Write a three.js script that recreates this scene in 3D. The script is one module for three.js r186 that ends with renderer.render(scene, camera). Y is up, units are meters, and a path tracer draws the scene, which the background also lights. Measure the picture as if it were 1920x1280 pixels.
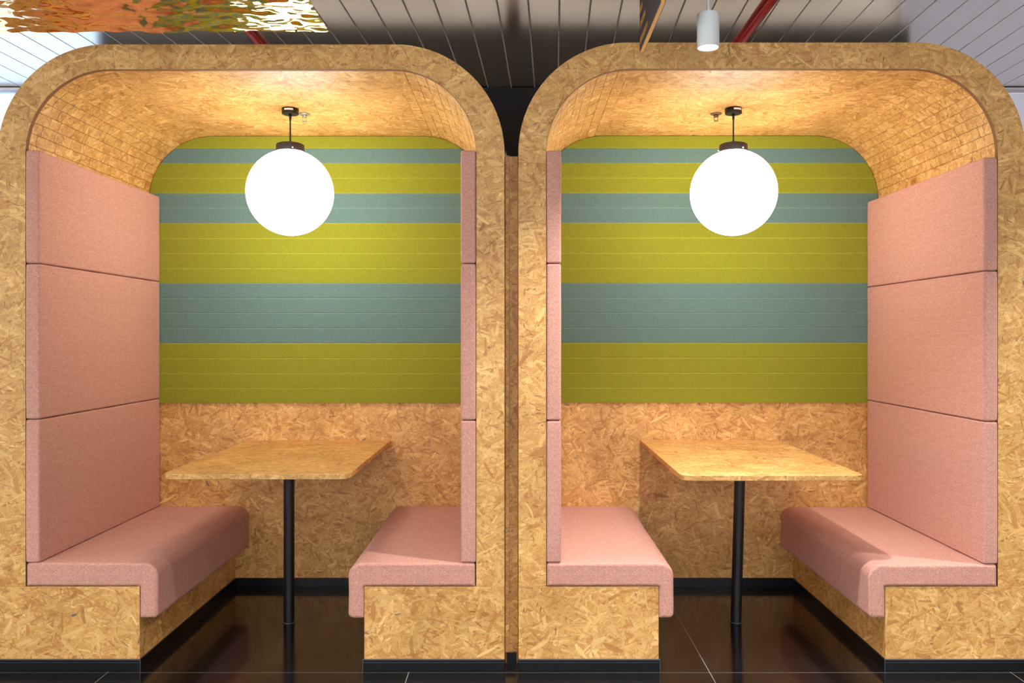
import * as THREE from 'three';
import { mergeGeometries, mergeVertices } from 'three/addons/utils/BufferGeometryUtils.js';
import { ImprovedNoise } from 'three/addons/math/ImprovedNoise.js';
import { RectAreaLightUniformsLib } from 'three/addons/lights/RectAreaLightUniformsLib.js';

// ------------------------------------------------------------------ camera, daylight, area lights, exposure
const scene = new THREE.Scene();
const CAM_Y = 1.3956, CAM_Z = 3.422;
const camera = new THREE.PerspectiveCamera(2 * Math.atan(640 / 1540) * 180 / Math.PI, 1.5, 0.05, 60);
camera.position.set(0, CAM_Y, CAM_Z);
camera.lookAt(0, CAM_Y, 0);
camera.setViewOffset(1920, 1280, -14, 10, 1920, 1280);          // shift lens
const renderer = new THREE.WebGLRenderer({ antialias: true });
renderer.toneMapping = THREE.LinearToneMapping;
renderer.toneMappingExposure = 1.0;
renderer.shadowMap.enabled = true;
renderer.shadowMap.type = THREE.PCFSoftShadowMap;
RectAreaLightUniformsLib.init();

scene.background = new THREE.Color(0.95, 0.97, 1.0);
scene.backgroundIntensity = 4.6;                                 // overcast daylight outside the windows

const LIGHTS = {
  globe: { color: [1.0, 0.965, 0.88], intensity: 1.75, glow: 4.5 },
  panel: { color: [1.0, 0.92, 0.8], intensity: 9.8 },
  aisle: { intensity: 12 },
  spot: { color: [1.0, 0.96, 0.97], intensity: 20 },
};
// unseen ceiling panels, placed to light booth fronts: x, z, width, depth
const PANELS = [[-3.2, 3.4, 1.2, 0.6], [-1.2, 3.4, 1.2, 0.6], [1.2, 3.6, 1.2, 0.6]];
// small downlights, only the first in view, others placed to light booths: x, z
const SPOTS = [[0.691, 0.414], [2.83, 0.414], [4.97, 0.414], [-2.3, 1.75], [-0.1, 1.75], [2.1, 1.75]];

// ------------------------------------------------------------------ helpers
let seed = 7;
const rnd = () => { seed = (seed + 0x6d2b79f5) | 0; let t = Math.imul(seed ^ (seed >>> 15), 1 | seed); t = (t + Math.imul(t ^ (t >>> 7), 61 | t)) ^ t; return ((t ^ (t >>> 14)) >>> 0) / 4294967296; };
const rr = (a, b) => a + (b - a) * rnd();
const noise = new ImprovedNoise();
const used = new Map();
function numbered(name, parent) {
  const key = parent === scene ? name : parent.uuid + name, n = used.get(key) ?? 0;
  used.set(key, n + 1);
  return n ? name + '_' + String(n).padStart(3, '0') : name;
}
function mesh(name, geo, mat, parent = scene) {
  const m = new THREE.Mesh(geo, mat);
  m.name = numbered(name, parent); m.castShadow = m.receiveShadow = true; parent.add(m);
  return m;
}
function thing(name, label, category, pos = [0, 0, 0], group) {
  const g = new THREE.Group();
  g.name = numbered(name, scene); g.position.set(...pos); scene.add(g);
  g.userData = { label, category }; if (group) g.userData.group = group;
  return g;
}
function tag(o, label, category, group) { o.userData.label = label; o.userData.category = category; if (group) o.userData.group = group; return o; }
function struct(o) { o.userData.kind = 'structure'; return o; }
// uv in metres, projected along the dominant axis of the normal, with an offset of its own per piece
function boxUV(g, ox = rr(0, 2.4), oy = rr(0, 2.4), turn = false) {
  if (g.index) g = g.toNonIndexed();
  const p = g.attributes.position, n = g.attributes.normal, uv = new Float32Array(p.count * 2);
  for (let i = 0; i < p.count; i += 3) {
    const nx = Math.abs(n.getX(i) + n.getX(i + 1) + n.getX(i + 2)), ny = Math.abs(n.getY(i) + n.getY(i + 1) + n.getY(i + 2)), nz = Math.abs(n.getZ(i) + n.getZ(i + 1) + n.getZ(i + 2));
    for (let k = i; k < i + 3; k++) {
      const x = p.getX(k), y = p.getY(k), z = p.getZ(k);
      let u, v;
      if (nx >= ny && nx >= nz) { u = z; v = y; } else if (ny >= nz) { u = x; v = z; } else { u = x; v = y; }
      if (turn) [u, v] = [v, u];
      uv[2 * k] = u + ox; uv[2 * k + 1] = v + oy;
    }
  }
  g.setAttribute('uv', new THREE.BufferAttribute(uv, 2));
  return g;
}
const box = (x0, x1, y0, y1, z0, z1) => new THREE.BoxGeometry(x1 - x0, y1 - y0, z1 - z0).translate((x0 + x1) / 2, (y0 + y1) / 2, (z0 + z1) / 2);
const shapeOf = (pts) => new THREE.Shape(pts.map(([x, y]) => new THREE.Vector2(x, y)));
// a board: outline in x,y extruded from z0 to z1 with small chamfers
function board(pts, z0, z1, b = 0.0012, seg = 1) {
  const g = new THREE.ExtrudeGeometry(shapeOf(pts), { depth: z1 - z0 - 2 * b, bevelEnabled: true, bevelThickness: b, bevelSize: b, bevelOffset: -b, bevelSegments: seg, curveSegments: 1, steps: 1 });
  return g.translate(0, 0, z0 + b);
}
const rect = (x0, x1, y0, y1) => [[x0, y0], [x1, y0], [x1, y1], [x0, y1]];
const slab = (x0, x1, y0, y1, z0, z1, b = 0.0012) => boxUV(board(rect(x0, x1, y0, y1), z0, z1, b));
const lathe = (pts, n = 48) => new THREE.LatheGeometry(pts.map(([r, y]) => new THREE.Vector2(r, y)), n);

// a box whose edges are rounded and whose faces are fine grids that can swell and crease
function softBox(w, h, d, r, nx, ny, nz, swell) {
  const axis = (len, n) => { const a = []; for (let i = 0; i <= 4; i++) a.push(-len / 2 + r * (1 - Math.cos(i / 4 * Math.PI / 2))); for (let i = 1; i < n; i++) a.push(-len / 2 + r + (len - 2 * r) * i / n); for (let i = 4; i >= 0; i--) a.push(len / 2 - r * (1 - Math.cos(i / 4 * Math.PI / 2))); return a; };
  const X = axis(w, nx), Y = axis(h, ny), Z = axis(d, nz);
  let g = new THREE.BoxGeometry(1, 1, 1, X.length - 1, Y.length - 1, Z.length - 1);
  g.deleteAttribute('uv'); g.deleteAttribute('normal');
  g = mergeVertices(g, 1e-5);
  const p = g.attributes.position;
  const c = (v, l) => Math.max(-l / 2 + r, Math.min(l / 2 - r, v));
  for (let i = 0; i < p.count; i++) {
    const v = new THREE.Vector3(X[Math.round((p.getX(i) + 0.5) * (X.length - 1))], Y[Math.round((p.getY(i) + 0.5) * (Y.length - 1))], Z[Math.round((p.getZ(i) + 0.5) * (Z.length - 1))]);
    const q = new THREE.Vector3(c(v.x, w), c(v.y, h), c(v.z, d)), out = v.clone().sub(q);
    if (out.lengthSq() > 1e-12) { out.normalize(); v.copy(q).addScaledVector(out, r); }
    if (swell) swell(v, out);
    p.setXYZ(i, v.x, v.y, v.z);
  }
  g.computeVertexNormals();
  return g;
}
// a closed outline in x,y swept along z with rounded ends; extra(x, y, z, nx, ny) gives a small push along the outline's normal
function sweep(pts, zs, inset, extra) {
  const n = pts.length, nor = [];
  for (let i = 0; i < n; i++) {
    const a = pts[(i + n - 1) % n], b = pts[(i + 1) % n], dx = b[0] - a[0], dy = b[1] - a[1], l = Math.hypot(dx, dy) || 1;
    nor.push([dy / l, -dx / l]);
  }
  const s = [0]; for (let i = 1; i <= n; i++) s.push(s[i - 1] + Math.hypot(pts[i % n][0] - pts[i - 1][0], pts[i % n][1] - pts[i - 1][1]));
  const pos = [], uv = [], idx = [];
  const at = (i, j) => { const k = i % n, e = -inset[j] + (extra ? extra(pts[k][0], pts[k][1], zs[j]) : 0); return [pts[k][0] + nor[k][0] * e, pts[k][1] + nor[k][1] * e, zs[j]]; };
  for (let j = 0; j < zs.length; j++) for (let i = 0; i <= n; i++) { pos.push(...at(i, j)); uv.push(s[i], zs[j]); }
  for (let j = 0; j + 1 < zs.length; j++) for (let i = 0; i < n; i++) { const a = j * (n + 1) + i, b = a + 1, c = a + n + 1, d = c + 1; idx.push(a, b, d, a, d, c); }
  for (const j of [0, zs.length - 1]) {
    const base = pos.length / 3, ring = [];
    for (let i = 0; i < n; i++) { const q = at(i, j); pos.push(...q); uv.push(q[0], q[1]); ring.push(new THREE.Vector2(q[0], q[1])); }
    for (const [a, b, c] of THREE.ShapeUtils.triangulateShape(ring, [])) j ? idx.push(base + a, base + b, base + c) : idx.push(base + a, base + c, base + b);
  }
  const g = new THREE.BufferGeometry();
  g.setAttribute('position', new THREE.Float32BufferAttribute(pos, 3)); g.setAttribute('uv', new THREE.Float32BufferAttribute(uv, 2)); g.setIndex(idx);
  g.computeVertexNormals();
  return g;
}

// ------------------------------------------------------------------ textures
const sRGB = (r, g, b) => new THREE.Color().setRGB(r / 255, g / 255, b / 255, THREE.SRGBColorSpace);
function dataTex(data, n, srgb, repeat) {
  const t = new THREE.DataTexture(data, n, n, THREE.RGBAFormat);
  t.wrapS = t.wrapT = THREE.RepeatWrapping; t.magFilter = THREE.LinearFilter; t.minFilter = THREE.LinearMipmapLinearFilter; t.generateMipmaps = true;
  if (srgb) t.colorSpace = THREE.SRGBColorSpace;
  t.repeat.set(1 / repeat, 1 / repeat); t.needsUpdate = true;
  return t;
}
// oriented strand board: thousands of overlapping wood flakes laid one over another
function makeOSB(N, metres, bias) {
  const k = N / metres / 1000, C = new Float32Array(N * N * 3), H = new Float32Array(N * N);
  for (let i = 0; i < N * N; i++) { C[3 * i] = 205; C[3 * i + 1] = 154; C[3 * i + 2] = 80; }
  const tones = [[230, 185, 115], [220, 173, 102], [214, 165, 94], [208, 157, 86], [200, 147, 78], [215, 169, 102], [209, 159, 90], [190, 135, 68]];
  const flakes = Math.round(metres * metres * 5600);
  for (let f = 0; f < flakes; f++) {
    const cx = Math.floor(rnd() * N), cy = Math.floor(rnd() * N), late = f > flakes * 0.45, kind = rnd();
    let len = rr(22, 100) * k, wid = (rnd() < 0.42 ? rr(9, 24) : rr(3, 11)) * k, t = tones[Math.floor(rnd() * tones.length)], al = rr(0.6, 1), dark = 0;
    if (late) {
      if (kind < 0.1) { t = [172, 114, 56]; wid *= rr(0.4, 0.9); len *= 0.9; al = rr(0.35, 0.8); }
      else if (kind < 0.112) { t = [142, 90, 46]; wid = rr(2, 5) * k; len *= 0.5; al = 0.8; }
      else if (kind < 0.15) { t = [132, 82, 42]; wid = rr(1.2, 4) * k; len *= 0.35; al = 0.9; dark = 1; }
      else if (kind < 0.1518) { t = [116, 102, 84]; wid = rr(4, 12) * k; len *= 0.5; al = 0.85; dark = 1; }
      else if (kind < 0.17) { t = [190, 122, 60]; wid *= 0.6; len *= 0.6; al = 0.7; }
      else if (kind < 0.19) { t = [238, 200, 134]; wid *= 0.4; len *= 0.7; al = 0.5; }
      else if (kind < 0.3) { t = [166, 108, 50]; wid = rr(0.9, 2) * k; al = rr(0.4, 0.8); dark = 1; }
    }
    const ang = (rnd() < bias ? (rnd() - 0.5) * 1.1 : rnd() * Math.PI), ca = Math.cos(ang), sa = Math.sin(ang), shade = rr(-10, 10) + 22 * noise.noise(cx / N * 16, cy / N * 16, 2.5);
    const nb = Math.max(2, Math.round(wid / 1.6)), bands = Array.from({ length: nb + 2 }, () => rr(-13, 9)), skew = rr(-0.9, 0.9), taper = rr(0, 0.8), bow = rr(-0.12, 0.12), lift = rr(0.2, 1), shadeSide = rnd() < 0.5 ? 1 : -1;
    const hx = len / 2, hy = wid / 2, hb = hy + Math.abs(bow) * hx;
    const ex = Math.ceil(Math.abs(ca) * hx + Math.abs(sa) * hb) + 2, ey = Math.ceil(Math.abs(sa) * hx + Math.abs(ca) * hb) + 2;
    for (let y = -ey; y <= ey; y++) for (let x = -ex; x <= ex; x++) {
      const u = x * ca + y * sa, v = -x * sa + y * ca + bow * (u * u / hx - hx * 0.4), uu = u + skew * v, au = Math.abs(uu), av = Math.abs(v);
      const hw = hy * (1 - taper * (au / hx) * (au / hx));
      if (au > hx || av > hw) continue;
      const px = (cx + x + N * 4) % N, py = (cy + y + N * 4) % N, i = py * N + px;
      const q = (v / hy * 0.5 + 0.5) * nb, b0 = Math.floor(q), fr = q - b0;
      let s = shade + bands[b0] * (1 - fr) + bands[b0 + 1] * fr + ((Math.imul(px, 73856093) ^ Math.imul(py, 19349663)) >>> 3) % 11 - 5;
      const side = hw - v * shadeSide; if (side < 1.2 && !dark) s -= 18;  // small shadow along one flake edge painted into the colour
      const a = al * Math.min(1, (hx - au) / 5 + 0.25);
      C[3 * i] += (t[0] + s - C[3 * i]) * a; C[3 * i + 1] += (t[1] + s - C[3 * i + 1]) * a; C[3 * i + 2] += (t[2] + s * 0.85 - C[3 * i + 2]) * a;
      H[i] += ((side < 1.2 ? 0.2 : lift) - H[i]) * a;
    }
  }
  for (let q = 0; q < metres * metres * 1500; q++) {       // dark flecks of bark
    const cx = Math.floor(rnd() * N), cy = Math.floor(rnd() * N), l = rr(1.5, 9) * k, w = rr(0.8, 2.2) * k, ang = rnd() * 3.14, ca = Math.cos(ang), sa = Math.sin(ang), d = rr(0.5, 0.85), e = Math.ceil(l);
    for (let y = -e; y <= e; y++) for (let x = -e; x <= e; x++) {
      const u = x * ca + y * sa, v = -x * sa + y * ca; if (Math.abs(u) > l / 2 || Math.abs(v) > w / 2) continue;
      const i = ((cy + y + N) % N) * N + (cx + x + N) % N;
      for (let c = 0; c < 3; c++) C[3 * i + c] *= d; H[i] *= 0.4;
    }
  }
  const col = new Uint8ClampedArray(N * N * 4), hgt = new Uint8ClampedArray(N * N * 4);
  for (let i = 0; i < N * N; i++) { for (let c = 0; c < 3; c++) { col[4 * i + c] = C[3 * i + c]; hgt[4 * i + c] = 255 * H[i]; } col[4 * i + 3] = hgt[4 * i + 3] = 255; }
  return [new Uint8Array(col.buffer), new Uint8Array(hgt.buffer)];
}
const [osbCol, osbHgt] = makeOSB(2048, 2.4, 0.25);
const osbMap = dataTex(osbCol, 2048, true, 2.4), osbBump = dataTex(osbHgt, 2048, false, 2.4);

// woven wool cloth: pale weft over rose warp
function makeWeave(N, metres) {
  const col = new Uint8ClampedArray(N * N * 4), hgt = new Uint8ClampedArray(N * N * 4), th = 4;     // thread width in pixels
  const M = N / th, warp = Array.from({ length: M }, () => rr(-5, 5)), weft = Array.from({ length: M }, () => rr(-5, 5)), slub = new Float32Array(M * M);
  for (let i = 0; i < M * M; i++) slub[i] = rr(-30, 30);
  for (let y = 0; y < N; y++) for (let x = 0; x < N; x++) {
    const a = Math.floor(x / th), b = Math.floor(y / th), over = ((a + b) & 1) === 0, i = 4 * (y * N + x);
    const fx = (x % th + 0.5) / th - 0.5, fy = (y % th + 0.5) / th - 0.5, round = over ? 1 - 2.4 * fx * fx : 1 - 2.4 * fy * fy;
    const t = over ? [198, 132, 114] : [220, 172, 155];
    const s = (over ? warp[a] : weft[b]) + slub[b * M + a] * 0.8;
    for (let c = 0; c < 3; c++) col[i + c] = (t[c] + s) * (0.72 + 0.28 * round);
    hgt[i] = hgt[i + 1] = hgt[i + 2] = 255 * Math.max(0, round * (over ? 1 : 0.85)); col[i + 3] = hgt[i + 3] = 255;
  }
  return [dataTex(new Uint8Array(col.buffer), N, true, metres), dataTex(new Uint8Array(hgt.buffer), N, false, metres)];
}
const [weaveMap, weaveBump] = makeWeave(512, 0.24);

// pressed felt: short fibres in all directions
function makeFelt(N, metres) {
  const v = new Float32Array(N * N).fill(205);
  for (let f = 0; f < 26000; f++) {
    let x = rnd() * N, y = rnd() * N, a = rnd() * 6.283; const d = rr(-62, 44), n = 6 + rnd() * 14, bend = rr(-0.12, 0.12);
    for (let i = 0; i < n; i++) { x += Math.cos(a); y += Math.sin(a); a += bend; const k = ((Math.floor(y) % N + N) % N) * N + (Math.floor(x) % N + N) % N; v[k] = v[k] * 0.45 + (205 + d) * 0.55; }
  }
  const col = new Uint8ClampedArray(N * N * 4);
  for (let i = 0; i < N * N; i++) { col[4 * i] = col[4 * i + 1] = col[4 * i + 2] = v[i] + rr(-8, 8); col[4 * i + 3] = 255; }
  return dataTex(new Uint8Array(col.buffer), N, true, metres);
}
const feltMap = makeFelt(1024, 0.7);

// polished dark stone with faint mottling
function makeStone(N, metres) {
  const col = new Uint8ClampedArray(N * N * 4), rough = new Uint8ClampedArray(N * N * 4);
  for (let y = 0; y < N; y++) for (let x = 0; x < N; x++) {
    const i = 4 * (y * N + x), n = noise.noise(x / 40, y / 40, 3) * 0.5 + noise.noise(x / 13, y / 13, 9) * 0.3;
    const v = 17 + n * 7; col[i] = v + 2; col[i + 1] = v; col[i + 2] = v; col[i + 3] = 255;
    rough[i] = rough[i + 1] = rough[i + 2] = 26 + 14 * (noise.noise(x / 90, y / 90, 5) + 0.5); rough[i + 3] = 255;
  }
  return [dataTex(new Uint8Array(col.buffer), N, true, metres), dataTex(new Uint8Array(rough.buffer), N, false, metres)];
}
const [stoneMap, stoneRough] = makeStone(512, 1.3);

// ------------------------------------------------------------------ materials
const std = (o) => new THREE.MeshStandardMaterial(o), phy = (o) => new THREE.MeshPhysicalMaterial(o);
const M = {
  osb: phy({ map: osbMap, bumpMap: osbBump, bumpScale: 0.0003, roughness: 0.55, clearcoat: 0.12, clearcoatRoughness: 0.4 }),
  osbTop: phy({ map: osbMap, bumpMap: osbBump, bumpScale: 0.0003, roughness: 0.5, clearcoat: 0.2, clearcoatRoughness: 0.35 }),
  osbEdge: std({ color: sRGB(128, 86, 52), roughness: 0.8 }),
  pink: phy({ map: weaveMap, bumpMap: weaveBump, bumpScale: 0.0006, roughness: 0.95, sheen: 0.25, sheenRoughness: 0.6, sheenColor: new THREE.Color(0.9, 0.75, 0.75) }),
  lime: std({ map: feltMap, color: sRGB(166, 170, 38), roughness: 0.95 }),
  limeCut: std({ map: feltMap, color: sRGB(200, 204, 62), roughness: 0.95 }),
  tealCut: std({ map: feltMap, color: sRGB(146, 178, 168), roughness: 0.95 }),
  teal: std({ map: feltMap, color: sRGB(116, 152, 144), roughness: 0.95 }),
  black: std({ color: sRGB(22, 22, 24), roughness: 0.42, metalness: 0.2 }),
  cap: std({ color: sRGB(60, 54, 56), roughness: 0.45, metalness: 0.4 }),
  skirt: phy({ color: sRGB(9, 10, 13), roughness: 0.32, specularIntensity: 0.6 }),
  rim: std({ color: sRGB(105, 110, 122), roughness: 0.35, metalness: 0.8 }),
  stone: phy({ map: stoneMap, roughnessMap: stoneRough, roughness: 1.0, ior: 1.75 }),
  grout: std({ color: sRGB(138, 132, 126), roughness: 0.9 }),
  slat: phy({ color: sRGB(212, 207, 202), roughness: 0.15, metalness: 0.88 }),
  lipHighlight: std({ color: sRGB(196, 192, 186), roughness: 0.45 }),
  joint: std({ color: sRGB(40, 38, 36), roughness: 0.9 }),
  wallGrey: std({ color: sRGB(226, 223, 230), roughness: 0.9 }),
  wallDark: std({ color: sRGB(34, 34, 34), roughness: 0.9 }),
  wallRoom: std({ color: sRGB(222, 218, 212), roughness: 0.9 }),
  frame: std({ color: sRGB(188, 198, 204), roughness: 0.5, metalness: 0.2 }),
  blind: phy({ color: sRGB(228, 222, 214), roughness: 1, transmission: 0.5, thickness: 0 }),  // unseen blinds behind the booths, backlit to brighten the ceiling reflection
  wallStandin: phy({ color: sRGB(213, 212, 218), roughness: 1, transmission: 0.42, thickness: 0 }),  // backlit sheet in place of the lit grey wall at right
  blindSheer: phy({ color: sRGB(222, 234, 245), roughness: 1, transmission: 0.9, thickness: 0 }),  // added blind, tones down the left window
  glass: phy({ color: 0xffffff, roughness: 0.02, transmission: 1, thickness: 0, ior: 1.5 }),
  gold: std({ color: new THREE.Color(0.7, 0.46, 0.21), roughness: 0.03, metalness: 1 }),
  red: phy({ color: sRGB(226, 8, 20), roughness: 0.4, clearcoat: 0.4, clearcoatRoughness: 0.12 }),
  white: std({ color: sRGB(222, 228, 228), roughness: 0.5 }),
  signFace: std({ color: sRGB(62, 58, 58), roughness: 0.6 }),
  signGold: std({ color: sRGB(226, 168, 70), roughness: 0.55 }),
  brass: std({ color: sRGB(150, 120, 96), roughness: 0.35, metalness: 0.8 }),
  chrome: std({ color: sRGB(215, 212, 208), roughness: 0.25, metalness: 0.9 }),
  sticker: std({ color: sRGB(232, 228, 222), roughness: 0.8 }),
  globe: std({ color: 0xffffff, roughness: 0.35, emissive: new THREE.Color(1.0, 0.97, 0.9), emissiveIntensity: LIGHTS.globe.glow }),
  lens: std({ color: 0xffffff, emissive: new THREE.Color(1, 0.98, 0.95), emissiveIntensity: 3 }),
  panelGlow: std({ color: 0xffffff, emissive: new THREE.Color(1, 0.96, 0.9), emissiveIntensity: 2 }),
};

// ------------------------------------------------------------------ the room
const RX0 = -6, RX1 = 7, RZ0 = -1.735, RZ1 = 7, CEIL = 2.96;
{ // floor: large black polished tiles with pale recessed joints in front of and inside the booths
  const floor = struct(mesh('floor', mergeGeometries([box(RX0, RX1, -0.12, -0.0009, RZ0 - 0.2, RZ1)]), M.grout));
  const xs = [-6, -4.211, -2.961, -1.711, -0.46, 0.79, 2.04, 3.29, 4.54, 5.79, 7], zs = [RZ0 - 0.2, -1.168, -0.578, 0.012, 0.602, 1.192, 1.782, 2.372, 2.962, 3.552, 4.142, 4.732, 5.322, 5.912, 6.502, 7];
  for (let i = 0; i + 1 < xs.length; i++) for (let j = 0; j + 1 < zs.length; j++) {
    const g = 0.0019, w = xs[i + 1] - xs[i] - 2 * g, d = zs[j + 1] - zs[j] - 2 * g;
    const t = boxUV(new THREE.BoxGeometry(w, 0.01, d).translate((xs[i] + xs[i + 1]) / 2, -0.005, (zs[j] + zs[j + 1]) / 2));
    mesh('floor_tile', t, M.stone, floor);
  }
}
{ // ceiling: glossy linear metal strips, running slightly askew to the booths
  const ceiling = struct(mesh('ceiling', box(RX0 - 0.4, RX1 + 0.4, CEIL + 0.03, CEIL + 0.13, RZ0 - 0.4, RZ1 + 0.3), M.joint));
  const w = 0.1465, e = 0.0016, lip = 0.006;
  const prof = shapeOf([[-w / 2 + e, 0.016], [-w / 2 + e, 0.0035], [-w / 2 + e + 0.003, 0.001], [w / 2 - e - 0.003, 0.001], [w / 2 - e, 0.0035], [w / 2 - e, 0.016]]);
  const tp = shapeOf([[w / 2 - 0.0034, 0.012], [w / 2 - 0.0026, 0], [w / 2 + 0.0008, 0], [w / 2 + 0.0014, 0.012]]);
  const L = 9.4, g = new THREE.ExtrudeGeometry(prof, { depth: L, bevelEnabled: false }).translate(0, 0, -L + 1.9);
  const tg = new THREE.ExtrudeGeometry(tp, { depth: L, bevelEnabled: false }).translate(0, 0, -L + 1.9);
  const a = Math.atan(0.0416);
  for (let i = -43; i <= 49; i++) {
    const s = mesh('ceiling_strip', g, M.slat, ceiling);
    s.position.set(i * w - 0.05 - 5.4 * 0.0416, CEIL, 5.4); s.rotation.y = -a;
    mesh('lip_highlight', tg, M.lipHighlight, s);  // pale bars: light caught on the strip lips put into their colour
  }
}
{ // back wall: charcoal band, unseen windows with backlit blinds that brighten the ceiling reflection
  const wz0 = RZ0 - 0.16, wz1 = RZ0, top = CEIL - 0.004;
  const parts = [box(2.45, RX1, 0, 0.7, wz0, wz1), box(6.6, RX1, 0.7, top, wz0, wz1), box(2.45, 6.6, 2.945, top, wz0, wz1), box(RX0, -5.7, 0, top, wz0, wz1), box(-5.7, -2.62, 0, 0.7, wz0, wz1), box(-5.7, -2.62, 2.945, top, wz0, wz1), box(-2.62, 2.45, 0, 0.7, wz0, wz1)];
  const wall = struct(mesh('wall_back', mergeGeometries(parts), M.wallGrey));
  mesh('dark_bulkhead', box(-2.62, 2.45, 2.56, top, wz0, wz1), M.wallDark, wall);
  mesh('added_dark_block', box(-0.08, 0.003, 2.46, 2.56, wz0, wz1), M.wallDark, wall);  // dark block added behind the booth gap, hides the bright blind
  mesh('unseen_pier', box(-0.08, 0.003, 0.7, 2.46, wz0, wz1), M.wallGrey, wall);  // unseen, fills the space below the dark block between the blinds
  const w4 = new THREE.Group(); w4.name = 'unseen_window_4'; scene.add(struct(w4));  // unseen window, placed to light the blinds for the ceiling reflection
  mesh('window_frame', mergeGeometries([box(-2.62, -2.57, 0.7, 2.56, wz0, wz0 + 0.06), box(2.4, 2.45, 0.7, 2.56, wz0, wz0 + 0.06), box(-2.57, -0.08, 0.7, 0.75, wz0, wz0 + 0.06), box(0.003, 2.4, 0.7, 0.75, wz0, wz0 + 0.06), box(2.45, 6.6, 0.7, 0.75, wz0, wz0 + 0.06)]), M.frame, w4);
  for (const [a, b, l] of [[-2.62, -0.0803, 'unseen backlit blind behind the left booth, brightens the ceiling reflection'], [0.0033, 2.4495, 'unseen backlit blind behind the right booth, brightens the ceiling reflection'], [2.4505, 6.5995, 'backlit pale grey sheet standing in for the lit wall at the right edge']]) {
    mesh('pane', box(a, b, 0.755, a > 2.4 ? 2.94 : 2.555, wz0 + 0.02, wz0 + 0.026), M.glass, w4);
    tag(mesh('standin_blind', box(a + 0.0005, b - 0.0005, 0.755, a > 2.4 ? 2.944 : 2.55, wz0 + 0.08, wz0 + 0.081), a > 2.4 ? M.wallStandin : M.blind), l, 'blind');
  }
  const wl = [];
  for (const [y0, y1, z0, z1] of [[0, top, RZ0, -0.9], [0, 0.7, -0.9, 5.6], [2.85, top, -0.9, 5.6], [0, top, 5.6, RZ1]]) wl.push(box(RX0 - 0.16, RX0, y0, y1, z0, z1));
  struct(mesh('wall_left', mergeGeometries(wl), M.wallRoom));
  struct(mesh('wall_right', box(RX1, RX1 + 0.16, 0, top, RZ0 - 0.16, RZ1), M.wallRoom));
  const wf = [];
  for (const [x0, x1, y0, y1] of [[RX0 - 0.16, -5, 0, top], [6, RX1 + 0.16, 0, top], [-5, 6, 0, 0.7], [-5, 6, 2.8, top]]) wf.push(box(x0, x1, y0, y1, RZ1, RZ1 + 0.16));
  struct(mesh('wall_front', mergeGeometries(wf), M.wallRoom));
  const w3 = new THREE.Group(); w3.name = 'unseen_window_3'; scene.add(struct(w3));  // unseen window behind the camera, placed to light the booth fronts
  const f3 = [box(-5, 6, 0.7, 0.75, RZ1 + 0.05, RZ1 + 0.11), box(-5, 6, 2.75, 2.8, RZ1 + 0.05, RZ1 + 0.11)];
  for (let i = 0; i <= 7; i++) f3.push(box(-5 + i * 1.564, -4.95 + i * 1.564, 0.75, 2.75, RZ1 + 0.05, RZ1 + 0.11));
  mesh('window_frame', mergeGeometries(f3), M.frame, w3);
  for (let i = 0; i < 7; i++) mesh('pane', box(-4.95 + i * 1.564, -3.436 + i * 1.564, 0.75, 2.75, RZ1 + 0.077, RZ1 + 0.083), M.glass, w3);
  const w1 = new THREE.Group(); w1.name = 'window_1'; scene.add(struct(w1));  // mostly out of view, placed to brighten the left end of the ceiling
  const f1 = [box(-5.7, -2.62, 0.7, 0.75, wz0 + 0.05, wz1 - 0.04), box(-5.7, -2.62, 2.925, 2.945, wz0 + 0.05, wz1 - 0.04)];
  for (const x of [-5.7, -4.7, -3.7, -2.67]) f1.push(box(x, x + 0.05, 0.75, 2.925, wz0 + 0.05, wz1 - 0.04));
  mesh('window_frame', mergeGeometries(f1), M.frame, w1);
  for (const [a, b] of [[-5.65, -4.7], [-4.65, -3.7], [-3.65, -2.67]]) mesh('pane', box(a, b, 0.75, 2.925, wz0 + 0.08, wz0 + 0.086), M.glass, w1);
  tag(mesh('standin_blind', box(-5.69, -2.63, 0.71, 2.944, wz1 - 0.03, wz1 - 0.029), M.blindSheer), 'added sheer white blind at the far left edge, dims the window behind it', 'blind');
  const w2 = new THREE.Group(); w2.name = 'unseen_window_2'; scene.add(struct(w2));  // unseen side window, placed to light the room from the left
  const f2 = [box(RX0 - 0.11, RX0 - 0.05, 0.7, 0.75, -0.9, 5.6), box(RX0 - 0.11, RX0 - 0.05, 2.8, 2.85, -0.9, 5.6)];
  for (let i = 0; i <= 5; i++) f2.push(box(RX0 - 0.11, RX0 - 0.05, 0.75, 2.8, -0.9 + i * 1.29, -0.85 + i * 1.29));
  mesh('window_frame', mergeGeometries(f2), M.frame, w2);
  for (let i = 0; i < 5; i++) mesh('pane', box(RX0 - 0.083, RX0 - 0.077, 0.75, 2.8, -0.85 + i * 1.29, 0.39 + i * 1.29), M.glass, w2);
}

// ------------------------------------------------------------------ the booths
const D = 1.153, FRONT = 0.018;                      // depth of a booth, thickness of its front boards
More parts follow.
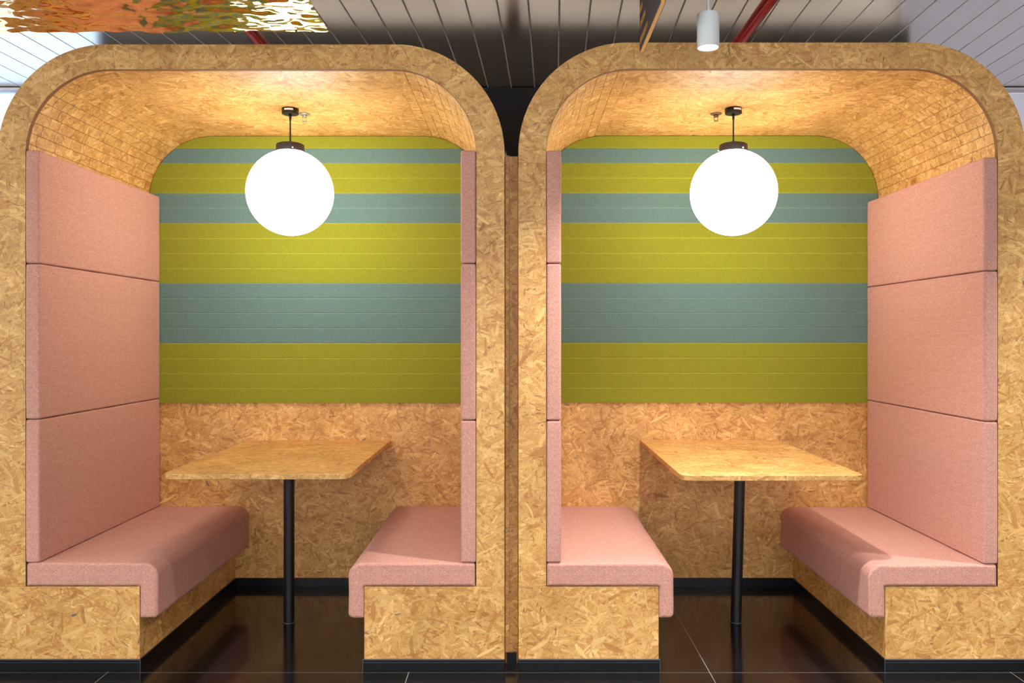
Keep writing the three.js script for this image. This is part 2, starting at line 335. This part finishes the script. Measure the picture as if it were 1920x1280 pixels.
// left edge, over the rounded corners, right edge; matched sample points for any outline with the same steps
function arch(cx, hw, top, R, y0) {
  const p = [], n = 24;
  p.push([cx - hw, y0]);
  for (let i = 0; i <= n; i++) { const a = Math.PI - i / n * Math.PI / 2; p.push([cx - hw + R + R * Math.cos(a), top - R + R * Math.sin(a)]); }
  for (let i = 0; i <= n; i++) { const a = Math.PI / 2 - i / n * Math.PI / 2; p.push([cx + hw - R + R * Math.cos(a), top - R + R * Math.sin(a)]); }
  p.push([cx + hw, y0]);
  return p;
}
const Rin = 0.351, Rout = 0.4555;
function strip(outer, inner, a, b) {                 // polygon between two matched outlines from step a to step b (fractions allowed)
  const at = (pts, t) => { const i = Math.min(pts.length - 2, Math.floor(t)), f = t - i; return [pts[i][0] + (pts[i + 1][0] - pts[i][0]) * f, pts[i][1] + (pts[i + 1][1] - pts[i][1]) * f]; };
  const ts = [a]; for (let i = Math.floor(a) + 1; i < b; i++) ts.push(i); ts.push(b);
  return [...ts.map((t) => at(outer, t)), ...ts.slice().reverse().map((t) => at(inner, t))].reverse();
}
const FELT = [0, 0, 0, 0, 1, 1, 1, 1, 0, 0, 0, 0, 1, 1, 0, 0, 1, 0];       // from the bottom: lime 0, teal 1
function skirtProfile(len) {                          // black board with a metal-edged top lip; length along x from 0, front towards +z
  const b = board([[0, 0], [len, 0], [len, 0.05], [0, 0.05]], -0.001, 0.006, 0.0008);
  return b;
}
function booth(o) {
  const { cx, hin, hout, topIn, topOut, left, right, label } = o;
  const t = thing('booth', label, 'booth');
  const yb = 0.353;
  const outer = arch(cx, hout, topOut, Rout, yb), inner = arch(cx, hin, topIn, Rin, yb);
  // front boards
  const f = (y) => (y - yb) / (topOut - Rout - yb);
  const cuts = o.cuts;
  for (let i = 0; i + 1 < cuts.length; i++) mesh(['front_jamb', 'front_corner', 'front_corner', 'front_lintel', 'front_corner', 'front_jamb'][i] ?? 'front_board', boxUV(board(strip(outer, inner, cuts[i], cuts[i + 1]), -FRONT, 0, 0.0012)), M.osb, t);
  // dark edge of the front boards on the inside
  const lip = arch(cx, hin - 0.0008, topIn - 0.0008, Rin - 0.0008, yb);
  mesh('edge_band', boxUV(board(strip(inner, lip, 0, lip.length - 1), -FRONT - 0.002, -0.0004, 0.0001)), M.osbEdge, t);
  // shell between outer skin and lining
  const so = arch(cx, hout - 0.001, topOut - 0.001, Rout, 0), si = arch(cx, hin + 0.013, topIn + 0.013, Rin + 0.013, 0);
  mesh('outer_shell', boxUV(board(strip(so, si, 0, so.length - 1), -D, -FRONT - 0.003, 0.0005)), M.osb, t);
  // lining: flat ceiling board, flat side boards, strips bent round the corners
  const z1 = -FRONT - 0.003, yc = topIn - Rin, gIn = 0.0025;
  mesh('ceiling_board', boxUV(board(rect(cx - hin + Rin, cx + hin - Rin, topIn + gIn, topIn + 0.0125), -D, z1, 0.0008)), M.osb, t);
  for (const s of [-1, 1]) {
    const xa = cx + s * (hin + gIn), xb = cx + s * (hin + 0.0125);
    mesh('side_board', boxUV(board(rect(Math.min(xa, xb), Math.max(xa, xb), 0.36, yc), -D, z1, 0.0008)), M.osb, t);
    const NS = 12;
    for (let k = 0; k < NS; k++) mesh('bent_strip', bentStrip(cx + s * (hin - Rin), yc, s, k / NS, (k + 1) / NS, z1), M.osb, t);
  }
  // back board and felt strips
  mesh('back_board', boxUV(board(arch(cx, hout - 0.001, topOut - 0.001, Rout, 0).reverse(), -D - FRONT, -D, 0.0006)), M.osb, t);
  const y0 = o.feltY, hs = 0.0832, edge = (y) => (y <= topIn - Rin ? hin : hin - Rin + Math.sqrt(Math.max(0, Rin * Rin - (y - topIn + Rin) ** 2)));
  FELT.forEach((c, i) => {
    const a = y0 + i * hs, b = Math.min(a + hs, topIn - 0.0005), pr = [], pl = [];
    const n = a > topIn - Rin - hs ? 10 : 1;
    for (let k = 0; k <= n; k++) { const y = a + (b - a) * k / n, e = Math.max(0.02, edge(y) - 0.0005); pr.push([cx + e, y]); pl.push([cx - e, y]); }
    mesh('felt_strip', boxUV(board([...pr, ...pl.reverse()], -D, -D + 0.012, 0.003)), c ? [M.teal, M.tealCut] : [M.lime, M.limeCut], t);
  });
  // benches: front board, side board, skirting
  for (const [s, xo, xi] of [[-1, cx - hout, left], [1, cx + hout, right]]) {
    const a = Math.min(xo, xi), b = Math.max(xo, xi);
    mesh('bench_front_board', slab(a, b, 0.051, yb - 0.0006, -FRONT, 0), M.osb, t);
    const sx = s < 0 ? [xi - 0.018, xi - 0.0003] : [xi + 0.0003, xi + 0.018];
    mesh('bench_side_board', slab(sx[0], sx[1], 0.051, yb, -D, -FRONT - 0.0006), M.osb, t);
    const u = s < 0 ? xo + 0.02 : xi + 0.019, v = s < 0 ? xi - 0.019 : xo - 0.02;
    mesh('bench_seat_board', slab(u, v, yb - 0.02, yb, -D, -FRONT - 0.001), M.osb, t);
    // skirting along the front and the side, thin metal edges
    const e = 0.006, fx0 = s < 0 ? a : a - e, fx1 = s < 0 ? b + e : b;
    const sk = mesh('skirting', boxUV(board(rect(fx0, fx1, 0, 0.0505), -0.004, e, 0.0008)), M.skirt, t);
    mesh('metal_edge', mergeGeometries([box(fx0, fx1, 0.049, 0.052, -0.002, e + 0.0012), box(fx0, fx1, 0.0385, 0.0395, 0, e + 0.0008), box(s < 0 ? fx1 - 0.002 : fx0, s < 0 ? fx1 : fx0 + 0.002, 0, 0.05, 0, e + 0.0008)]), M.rim, sk);
    const q = s < 0 ? [xi - 0.002, xi + e] : [xi - e, xi + 0.002];
    mesh('skirting', slab(q[0], q[1], 0, 0.0505, -D + 0.006, -0.0045, 0.0008), M.skirt, t);
  }
  mesh('skirting', slab(left + 0.006, right - 0.006, 0, 0.0505, -D, -D + 0.006, 0.0008), M.skirt, t);
  return t;
}
// one strip of the curved lining, broken into short facets by fine cross cracks; s = -1 left corner, 1 right corner
function bentStrip(cx, cy, s, t0, t1, zf) {
  const gap = 0.0006, zs = [zf];
  let z = zf - rr(0.02, 0.07);
  while (z > -D + 0.03) { zs.push(z); z -= rr(0.03, 0.085); }
  zs.push(-D);
  const parts = [];
  for (let k = 0; k + 1 < zs.length; k++) {
    const za = zs[k] - (k ? 0.0005 : 0), zb = zs[k + 1] + (k + 2 < zs.length ? 0.0005 : 0);
    const lift = rr(0, 0.0016), pitch = rr(-0.0006, 0.0006);
    const n = 3, prof = [];
    for (let i = 0; i <= n; i++) prof.push([(t0 + (t1 - t0) * i / n) * Math.PI / 2, lift + pitch * (i / n - 0.5)]);
    const da = gap / Rin; prof[0][0] += da; prof[n][0] -= da;
    const pos = [], idx = [], uv = [], ox = rr(0, 2.4), oy = rr(0, 2.4);
    const put = (a, r, zz) => { pos.push(cx + s * Math.cos(a) * r, cy + Math.sin(a) * r, zz); uv.push(oy + zz, ox + a * Rin); };
    const ri = (l) => Rin + 0.0026 - l;
    // front row of points (za) and back row (zb): chamfered edges at joints
    const rows = [[za, 0.0011], [za - 0.001, 0], [zb + 0.001, 0], [zb, 0.0011]];
    const cols = [[prof[0][0], 0.012], [prof[0][0], 0.0012 - prof[0][1]], ...prof.map((q, i) => [q[0] + (i === 0 ? da * 0.9 : i === n ? -da * 0.9 : 0), -q[1]]), [prof[n][0], 0.0012 - prof[n][1]], [prof[n][0], 0.012]];
    for (const [zz, dr] of rows) for (const [a, dd] of cols) put(a, Rin + 0.0026 + dd + (dd > 0.01 ? 0 : dr), zz);
    const W = cols.length;
    for (let j = 0; j < 3; j++) for (let i = 0; i + 1 < W; i++) { const a = j * W + i; s < 0 ? idx.push(a, a + 1, a + W + 1, a, a + W + 1, a + W) : idx.push(a, a + W + 1, a + 1, a, a + W, a + W + 1); }
    const g = new THREE.BufferGeometry();
    g.setAttribute('position', new THREE.Float32BufferAttribute(pos, 3)); g.setAttribute('uv', new THREE.Float32BufferAttribute(uv, 2)); g.setIndex(idx);
    const gn = g.toNonIndexed(); gn.computeVertexNormals(); parts.push(gn);
  }
  return mergeGeometries(parts);
}
const B1 = { cx: -1.1189, hin: 0.9389, hout: 1.0567, topIn: 2.5067, topOut: 2.6112, left: -1.5822, right: -0.6467, feltY: 1.024 };
const B2 = { cx: 1.0523, hin: 0.941, hout: 1.0567, topIn: 2.5085, topOut: 2.619, left: 0.58, right: 1.5244, feltY: 1.0255 };
B1.label = 'left dining booth of wood strand board with rounded arch and lime and teal felt back';
B2.label = 'right dining booth of wood strand board with rounded arch under the white spotlight';
B1.cuts = [0, 0.975, 12.5, 25.4, 26, 50.02, 51].map((v) => v);
B1.cuts = [0, 0.976, 11, 25.02, 25.98, 50.03, 51];
B2.cuts = [0, 0.976, 12.5, 25.02, 25.98, 50.03, 51];
booth(B1); booth(B2);

{ // narrow recessed board closing the gap between the booths
  const t = thing('filler_panel', 'narrow dark board recessed in the gap between the two booths', 'panel');
  mesh('board', slab(-0.0605, -0.0065, 0.0, 2.1636, -0.106, -0.088), M.osb, t);
  mesh('side_cleat', slab(-0.0605, -0.044, 0.052, 2.1636, -0.0875, -0.07), M.osb, t);
  mesh('skirting', slab(-0.0535, -0.0125, 0, 0.052, -0.0695, -0.063, 0.0006), M.skirt, t);
}

// ------------------------------------------------------------------ upholstery
const smooth = (x, y, z) => noise.noise(x * 5, y * 5, z * 5) * 0.6 + noise.noise(x * 13, y * 13, z * 13) * 0.25;
function pad(x0, x1, y0, y1, face, label) {          // upright back pad; face = +1 when its cushioned face looks towards +x
  const w = x1 - x0, h = y1 - y0, z0 = -D + 0.0125, z1 = 0.003, d = z1 - z0, ph = rr(0, 50);
  const g = softBox(w, h - 0.001, d, 0.009, 2, 14, 26, (v, out) => {
    const bx = 1 - (2 * Math.abs(v.y) / h) ** 6, bz = 1 - (2 * Math.abs(v.z) / d) ** 10;
    if (out.x * face > 0.5) v.x += face * (0.0035 * bx * bz + 0.0015 * smooth(v.y + ph, v.z, 1));
    if (Math.abs(out.y) > 0.5) v.y += Math.sign(out.y) * -0.0008 + 0.0012 * noise.noise(v.z * 9, ph, 2) * (Math.abs(v.z) < d / 2 - 0.02 ? 1 : 0);
    if (out.z > 0.5) v.z += 0.0022 * bx;
  });
  const m = mesh('backrest_pad', boxUV(g), M.pink);
  m.position.set((x0 + x1) / 2, (y0 + y1) / 2, (z0 + z1) / 2);
  return tag(m, label, 'cushion', 'pink upholstered back pads');
}
const padSets = [
  [-2.0562, -1.9975, 1, [0.4515, 1.049, 1.698, 2.171], 'on the left side of the left booth'],
  [-0.2444, -0.1816, -1, [0.4515, 1.045, 1.698, 2.171], 'on the right side of the left booth'],
  [0.1128, 0.1733, 1, [0.4515, 1.044, 1.698, 2.171], 'on the left side of the right booth'],
  [1.931, 1.9919, -1, [0.4455, 1.04, 1.667, 2.142], 'on the right side of the right booth'],
];
for (const [x0, x1, face, ys, where] of padSets) for (let i = 0; i < 3; i++) pad(x0, x1, ys[i], ys[i + 1], face, ['lowest pink back pad just above the seat ', 'tall middle pink back pad ', 'topmost pink back pad '][i] + where);

function seat(wall, nose, base, yt, label) {         // L-shaped seat cushion that folds over the front edge of the bench
  const dir = Math.sign(nose - wall), W = Math.abs(nose - wall), ub = Math.abs(base - wall) + 0.0012, yb = 0.3545, yf = 0.222, Rn = 0.058, rb = 0.02, rt = 0.012;
  const raw = [];
  const line = (a, b) => { const n = Math.max(1, Math.round(Math.hypot(b[0] - a[0], b[1] - a[1]) / 0.018)); for (let i = 0; i < n; i++) raw.push([a[0] + (b[0] - a[0]) * i / n, a[1] + (b[1] - a[1]) * i / n]); };
  const arc = (c, r, a0, a1, n) => { for (let i = 0; i < n; i++) { const a = a0 + (a1 - a0) * i / n; raw.push([c[0] + r * Math.cos(a), c[1] + r * Math.sin(a)]); } };
  line([0.002, yb], [ub, yb]); line([ub, yb], [ub, yf + 0.006]); arc([ub + 0.006, yf + 0.006], 0.006, Math.PI, 1.5 * Math.PI, 3); line([ub + 0.006, yf], [W - rb, yf]); arc([W - rb, yf + rb], rb, 1.5 * Math.PI, 2 * Math.PI, 6); line([W, yf + rb], [W, yt - Rn]); arc([W - Rn, yt - Rn], Rn, 0, Math.PI / 2, 12); line([W - Rn, yt], [rt, yt]); arc([0.002 + rt, yt - rt], rt, Math.PI / 2, Math.PI, 5); line([0.002, yt - rt], [0.002, yb]);
  const z0 = -D + 0.0025, z1 = 0.004, r = 0.012, zs = [], inset = [];
  for (let i = 0; i <= 5; i++) { const a = i / 5 * Math.PI / 2; zs.push(z0 + r * (1 - Math.sin(a))); inset.push(r * (1 - Math.cos(Math.PI / 2 - a)) ); }
  zs.length = inset.length = 0;
  for (let i = 0; i <= 5; i++) { const a = i / 5 * Math.PI / 2; zs.push(z0 + r * (1 - Math.cos(a))); inset.push(r * (1 - Math.sin(a))); }
  for (let i = 1; i < 44; i++) { zs.push(z0 + r + (z1 - z0 - 2 * r) * i / 44); inset.push(0); }
  for (let i = 5; i >= 0; i--) { const a = i / 5 * Math.PI / 2; zs.push(z1 - r * (1 - Math.cos(a))); inset.push(r * (1 - Math.sin(a))); }
  const ph = rr(0, 40);
  const g = sweep(raw, zs, inset, (u, y, z) => (u > ub + 0.02 || y > yt - 0.02 ? 0.0028 * smooth(u + ph, y, z) + (u > W - 0.1 ? 0.0022 * noise.noise(u * 30, y * 9 + ph, z * 24) : 0) : 0));
  const p = g.attributes.position;
  for (let i = 0; i < p.count; i++) {                // small pulled creases on the front end
    const u = p.getX(i), y = p.getY(i), z = p.getZ(i);
    p.setX(i, wall + dir * u);
    if (z > z1 - 0.004) p.setZ(i, z + 0.002 * noise.noise(u * 8 + ph, y * 40, 0.5));
  }
  if (dir < 0) { const a = g.index.array; for (let i = 0; i < a.length; i += 3) { const q = a[i]; a[i] = a[i + 1]; a[i + 1] = q; } }
  g.computeVertexNormals();
  return tag(mesh('seat_cushion', g, M.pink), label, 'cushion', 'pink bench cushions');
}
seat(-2.0555, -1.506, -1.5822, 0.451, 'pink seat cushion on the left bench of the left booth');
seat(-0.1825, -0.7135, -0.6467, 0.451, 'pink seat cushion on the right bench of the left booth');
seat(0.1115, 0.643, 0.58, 0.451, 'pink seat cushion on the left bench of the right booth');
seat(1.9905, 1.4535, 1.5244, 0.445, 'pink seat cushion on the right bench of the right booth');

// ------------------------------------------------------------------ tables
function table(x0, x1, y, zf, px, pz, lean, label) {
  const t = thing('dining_table', label, 'table', [px, 0, pz]);
  const r = 0.06, th = 0.0225, s = new THREE.Shape(), a = x0 - px, b = x1 - px, zb = -D - pz + 0.001, zn = zf - pz;
  s.moveTo(a, -zb); s.lineTo(a, -zn + r); s.quadraticCurveTo(a, -zn, a + r, -zn); s.lineTo(b - r, -zn); s.quadraticCurveTo(b, -zn, b, -zn + r); s.lineTo(b, -zb); s.closePath();
  const g = new THREE.ExtrudeGeometry(s, { depth: th - 0.004, bevelEnabled: true, bevelThickness: 0.002, bevelSize: 0.002, bevelOffset: -0.002, bevelSegments: 2, curveSegments: 14 });
  g.rotateX(-Math.PI / 2).translate(0, y - th + 0.002, 0);
  mesh('tabletop', boxUV(g), M.osbTop, t);
  const h = y - th, pg = new THREE.CylinderGeometry(0.026, 0.026, h - 0.006, 40, 1).translate(0, h / 2 + 0.003 - 0.003, 0);
  const sh = new THREE.Matrix4().set(1, lean / h, 0, 0, 0, 1, 0, 0, 0, 0, 1, 0, 0, 0, 0, 1); pg.applyMatrix4(sh);
  mesh('pole', pg, M.black, t);
  mesh('base_collar', lathe([[0.0262, 0.004], [0.0305, 0.004], [0.0305, 0.0005], [0.0262, 0.0002]], 40), M.rim, t);
  mesh('mounting_plate', new THREE.BoxGeometry(0.14, 0.005, 0.14).translate(lean, h - 0.0026, 0), M.black, t);
  return t;
}
table(-1.508, -0.716, 0.8158, -0.03, -1.125, -0.588, 0.0, 'strand board table on a black pole in the left booth');
table(0.671, 1.436, 0.8185, 0.02, 1.057, -0.59, 0.022, 'strand board table on a slightly leaning black pole in the right booth');

// ------------------------------------------------------------------ pendant globes
function pendant(x, z, topY, stickerTurn, label) {
  const gy = 2.0975, R = 0.209, t = thing('pendant_lamp', label, 'lamp', [x, topY, z], 'white globe pendant lamps');
  const Y = (v) => v - topY;
  const can = mesh('ceiling_rose', lathe([[0, Y(topY - 0.028)], [0.0375, Y(topY - 0.028)], [0.0405, Y(topY - 0.026)], [0.0405, Y(topY - 0.001)], [0, Y(topY - 0.0005)]]), M.black, t);
  const st = new THREE.CylinderGeometry(0.0409, 0.0409, 0.009, 12, 1, true, stickerTurn - 0.55, 1.1).translate(0, -0.011, 0);
  mesh('sticker', st, M.sticker, can);
  mesh('cord', new THREE.CylinderGeometry(0.0038, 0.0038, topY - 0.03 - 2.338, 12).translate(0, Y((topY - 0.03 + 2.338) / 2), 0), M.black, t);
  mesh('cord_grip', lathe([[0, Y(topY - 0.028)], [0.007, Y(topY - 0.028)], [0.0065, Y(topY - 0.04)], [0.0048, Y(topY - 0.056)], [0, Y(topY - 0.056)]], 24), M.black, t);
  mesh('cord_grip', lathe([[0, Y(2.352)], [0.0048, Y(2.352)], [0.0065, Y(2.336)], [0, Y(2.334)]], 24), M.black, t);
  const cap = mesh('lamp_cap', lathe([[0, Y(2.336)], [0.06, Y(2.336)], [0.0675, Y(2.331)], [0.0685, Y(2.298)], [0.066, Y(2.297)], [0.064, Y(2.325)], [0, Y(2.327)]]), M.cap, t);
  for (const a of [0.42, 0.42 + 2.094, 0.42 + 4.189]) {
    const s = mesh('screw', new THREE.SphereGeometry(0.0042, 14, 10).scale(1, 1, 1.4), M.chrome, cap);
    s.position.set(0.071 * Math.sin(a), Y(2.307), 0.071 * Math.cos(a)); s.rotation.y = a;
  }
  const pts = []; for (let i = 0; i <= 60; i++) { const a = -Math.PI / 2 + i / 60 * (Math.PI * 0.893); pts.push([R * Math.cos(a), gy + R * Math.sin(a) - topY]); }
  mesh('lamp_globe', lathe(pts, 72), M.globe, t);
  const L = new THREE.PointLight(new THREE.Color(...LIGHTS.globe.color), LIGHTS.globe.intensity, 0, 2);
  L.position.set(0, gy - topY, 0); L.castShadow = true; L.shadow.radius = 9; L.shadow.mapSize.set(1024, 1024); L.shadow.bias = -0.002; L.shadow.camera.near = 0.24;
  t.add(L);
  return t;
}
pendant(-1.123, -0.602, 2.5092, 0.05, 'white globe pendant hanging over the table in the left booth');
pendant(1.048, -0.602, 2.511, 0.35, 'white globe pendant hanging over the table in the right booth');

// ------------------------------------------------------------------ sprinkler heads in the booth ceilings
function sprinkler(x, z, y, m, label) {
  const t = thing('sprinkler_head', label, 'sprinkler', [x, y, z]);
  mesh('flange', lathe([[0, 0], [0.029, 0], [0.027, -0.004], [0.012, -0.006], [0, -0.006]], 32), m, t);
  mesh('body', lathe([[0, -0.006], [0.013, -0.006], [0.012, -0.016], [0.008, -0.018], [0, -0.018]], 24), m, t);
  for (const s of [-1, 1]) mesh('arm', new THREE.TubeGeometry(new THREE.QuadraticBezierCurve3(new THREE.Vector3(s * 0.008, -0.016, 0), new THREE.Vector3(s * 0.014, -0.025, 0), new THREE.Vector3(s * 0.004, -0.036, 0)), 8, 0.0018, 6), m, t);
  mesh('deflector', lathe([[0, -0.034], [0.005, -0.035], [0.012, -0.036], [0.0125, -0.0375], [0, -0.0375]], 24), m, t);
}
sprinkler(-1.078, -0.695, 2.5082, M.chrome, 'small metal sprinkler head right of the pendant in the left booth ceiling');
sprinkler(0.985, -0.695, 2.51, M.brass, 'small brown sprinkler head left of the pendant in the right booth ceiling');

// ------------------------------------------------------------------ overhead: hammered metal panel, pipes, sign, downlights
{
  const x0 = -3.1, x1 = -0.722, z0 = 0.309, z1 = 1.45, y = 2.55, t = thing('metal_ceiling_panel', 'polished gold hammered metal panel hanging at the upper left in front of the booth', 'panel', [(x0 + x1) / 2, y, (z0 + z1) / 2]);
  const w = x1 - x0, d = z1 - z0, g = new THREE.BoxGeometry(w, 0.003, d, 360, 1, 190);
  const p = g.attributes.position;
  for (let i = 0; i < p.count; i++) {
    const x = p.getX(i), z = p.getZ(i), wx = x + 0.02 * noise.noise(x * 9, z * 9, 4), wz = z + 0.02 * noise.noise(x * 9, z * 9, 8);
    const h = 0.007 * noise.noise(wx * 13, wz * 22, 1.5) + 0.0026 * noise.noise(wx * 27, wz * 40, 6.5);
    p.setXYZ(i, x + (Math.abs(x) > w / 2 - 1e-4 ? 0.0025 * noise.noise(z * 25, 3, 1) : 0), p.getY(i) + h, z + (Math.abs(z) > d / 2 - 1e-4 ? 0.003 * noise.noise(x * 25, 7, 1) : 0));
  }
  g.computeVertexNormals();
  mesh('hammered_sheet', g, M.gold, t);
  for (const [a, b] of [[-0.85, -0.35], [0.85, -0.35], [-0.85, 0.4], [0.85, 0.4]]) mesh('hanging_wire', new THREE.CylinderGeometry(0.0012, 0.0012, CEIL - y - 0.002, 6).translate(a, (CEIL - y) / 2 + 0.001, b), M.chrome, t);
}
for (const [x, r, label] of [[1.167, 0.019, 'red fire pipe under the ceiling behind the right booth'], [-1.377, 0.0165, 'red fire pipe under the ceiling behind the left booth below the gold panel']]) {
  const t = thing('fire_pipe', label, 'pipe', [x, CEIL - r - 0.0005, 0]);
  const zb = RZ0 + 0.001, ze = 5.5;
  mesh('tube', new THREE.CylinderGeometry(r, r, ze - zb, 32).rotateX(Math.PI / 2).translate(0, 0, (zb + ze) / 2), M.red, t);
  for (const z of [-1.2, 1.2, 3.4]) mesh('clip', new THREE.TorusGeometry(r - 0.0006, 0.0014, 8, 32).translate(0, 0, z), M.chrome, t);
}
{ // hanging sign board seen almost edge-on: two dark faces round a gold core
  const t = thing('hanging_sign', 'dark hanging sign with a gold edge seen almost edge on above the right booth', 'sign', [0.4845, 2.52, 0.412]);
  const zl = 0.239, h = 0.3;
  mesh('gold_core', box(-0.0065, 0.0065, 0, h, -zl, zl), M.signGold, t);
  const face = mesh('dark_face', box(-0.009, -0.0068, 0.0005, h, -zl + 0.0005, zl - 0.0005), M.signFace, t);
  mesh('dark_face', box(0.0068, 0.009, 0.0005, h, -zl + 0.0005, zl - 0.0005), M.signFace, t);
  face.userData.label = 'dark face with three lines of small gold lettering';                                // three ranged-left lines of raised gilt characters, unreadable in the photograph
  for (const [yy, n] of [[0.146, 3], [0.087, 6], [0.024, 8]]) { const strokes = []; for (let i = 0; i < n; i++) {
    const z = -zl + 0.012 + i * 0.024, v = Math.floor(rnd() * 4), k = 0.0038, h1 = 0.024, w1 = 0.016;
    strokes.push(box(-0.0098, -0.0088, yy, yy + h1, z, z + k));
    if (v !== 1) strokes.push(box(-0.0098, -0.0088, yy + h1 - k, yy + h1, z, z + w1));
    if (v !== 2) strokes.push(box(-0.0098, -0.0088, yy, yy + h1, z + w1 - k, z + w1));
    if (v !== 3) strokes.push(box(-0.0098, -0.0088, yy + (v ? 0 : h1 * 0.42), yy + (v ? k : h1 * 0.42 + k), z, z + w1));
  }
  mesh('lettering_line', mergeGeometries(strokes), M.signGold, face); }
  for (const z of [-0.18, 0.18]) mesh('hanging_rod', new THREE.CylinderGeometry(0.003, 0.003, CEIL - 2.52 - h, 8).translate(0, (CEIL - 2.52 + h) / 2, z), M.black, t);
}
SPOTS.forEach(([x, z], i) => {
  const by = 2.45, r = 0.04, hh = 0.125;
  const where = ['small white cylinder spotlight hanging in front of the right booth', 'white cylinder spotlight just right of the right booth', 'unseen white cylinder spotlight farthest right, lighting the right end', 'unseen white cylinder spotlight over the aisle, lighting the left booth', 'unseen white cylinder spotlight over the aisle, lighting the middle of the booths', 'unseen white cylinder spotlight over the aisle, lighting the right booth'][i];
  const t = thing('cylinder_spotlight', where, 'lamp', [x, by, z]);
  mesh('housing', lathe([[r - 0.004, 0.006], [r - 0.003, 0], [r, 0.001], [r, hh - 0.002], [r - 0.002, hh], [0, hh]]), M.white, t);
  mesh('light_lens', new THREE.CircleGeometry(r - 0.004, 40).rotateX(Math.PI / 2).translate(0, 0.005, 0), M.lens, t);
  mesh('stem', new THREE.CylinderGeometry(0.005, 0.005, CEIL - by - hh, 12).translate(0, (CEIL - by + hh) / 2, 0), M.white, t);
  const L = new THREE.SpotLight(new THREE.Color(...LIGHTS.spot.color), i < 3 ? LIGHTS.spot.intensity : LIGHTS.aisle.intensity, 0, 1.0, 0.6, 2);
  L.position.set(0, -0.001, 0); L.target.position.set(0, -2, 0); L.castShadow = true; L.shadow.radius = 1.8; L.shadow.bias = -0.001; t.add(L, L.target);
});
PANELS.forEach(([x, z, w, d], i) => {
  const t = thing('unseen_light_panel', ['unseen ceiling light panel behind the camera at left, lights the booth fronts', 'unseen ceiling light panel behind the camera in the middle, lights the booth fronts', 'unseen ceiling light panel behind the camera at right, lights the booth fronts'][i], 'lamp', [x, CEIL - 0.04, z]);
  mesh('frame', mergeGeometries([box(-w / 2 - 0.02, w / 2 + 0.02, 0.012, 0.039, -d / 2 - 0.02, d / 2 + 0.02), box(-w / 2 - 0.02, -w / 2, 0, 0.012, -d / 2, d / 2), box(w / 2, w / 2 + 0.02, 0, 0.012, -d / 2, d / 2), box(-w / 2 - 0.02, w / 2 + 0.02, 0, 0.012, -d / 2 - 0.02, -d / 2), box(-w / 2 - 0.02, w / 2 + 0.02, 0, 0.012, d / 2, d / 2 + 0.02)]), M.white, t);
  mesh('light_diffuser', box(-w / 2, w / 2, 0.004, 0.011, -d / 2, d / 2), M.panelGlow, t);
  const L = new THREE.RectAreaLight(new THREE.Color(...LIGHTS.panel.color), LIGHTS.panel.intensity, w, d);
  L.position.set(0, 0.002, 0); L.rotation.x = -Math.PI / 2; t.add(L);
});
renderer.render(scene, camera);
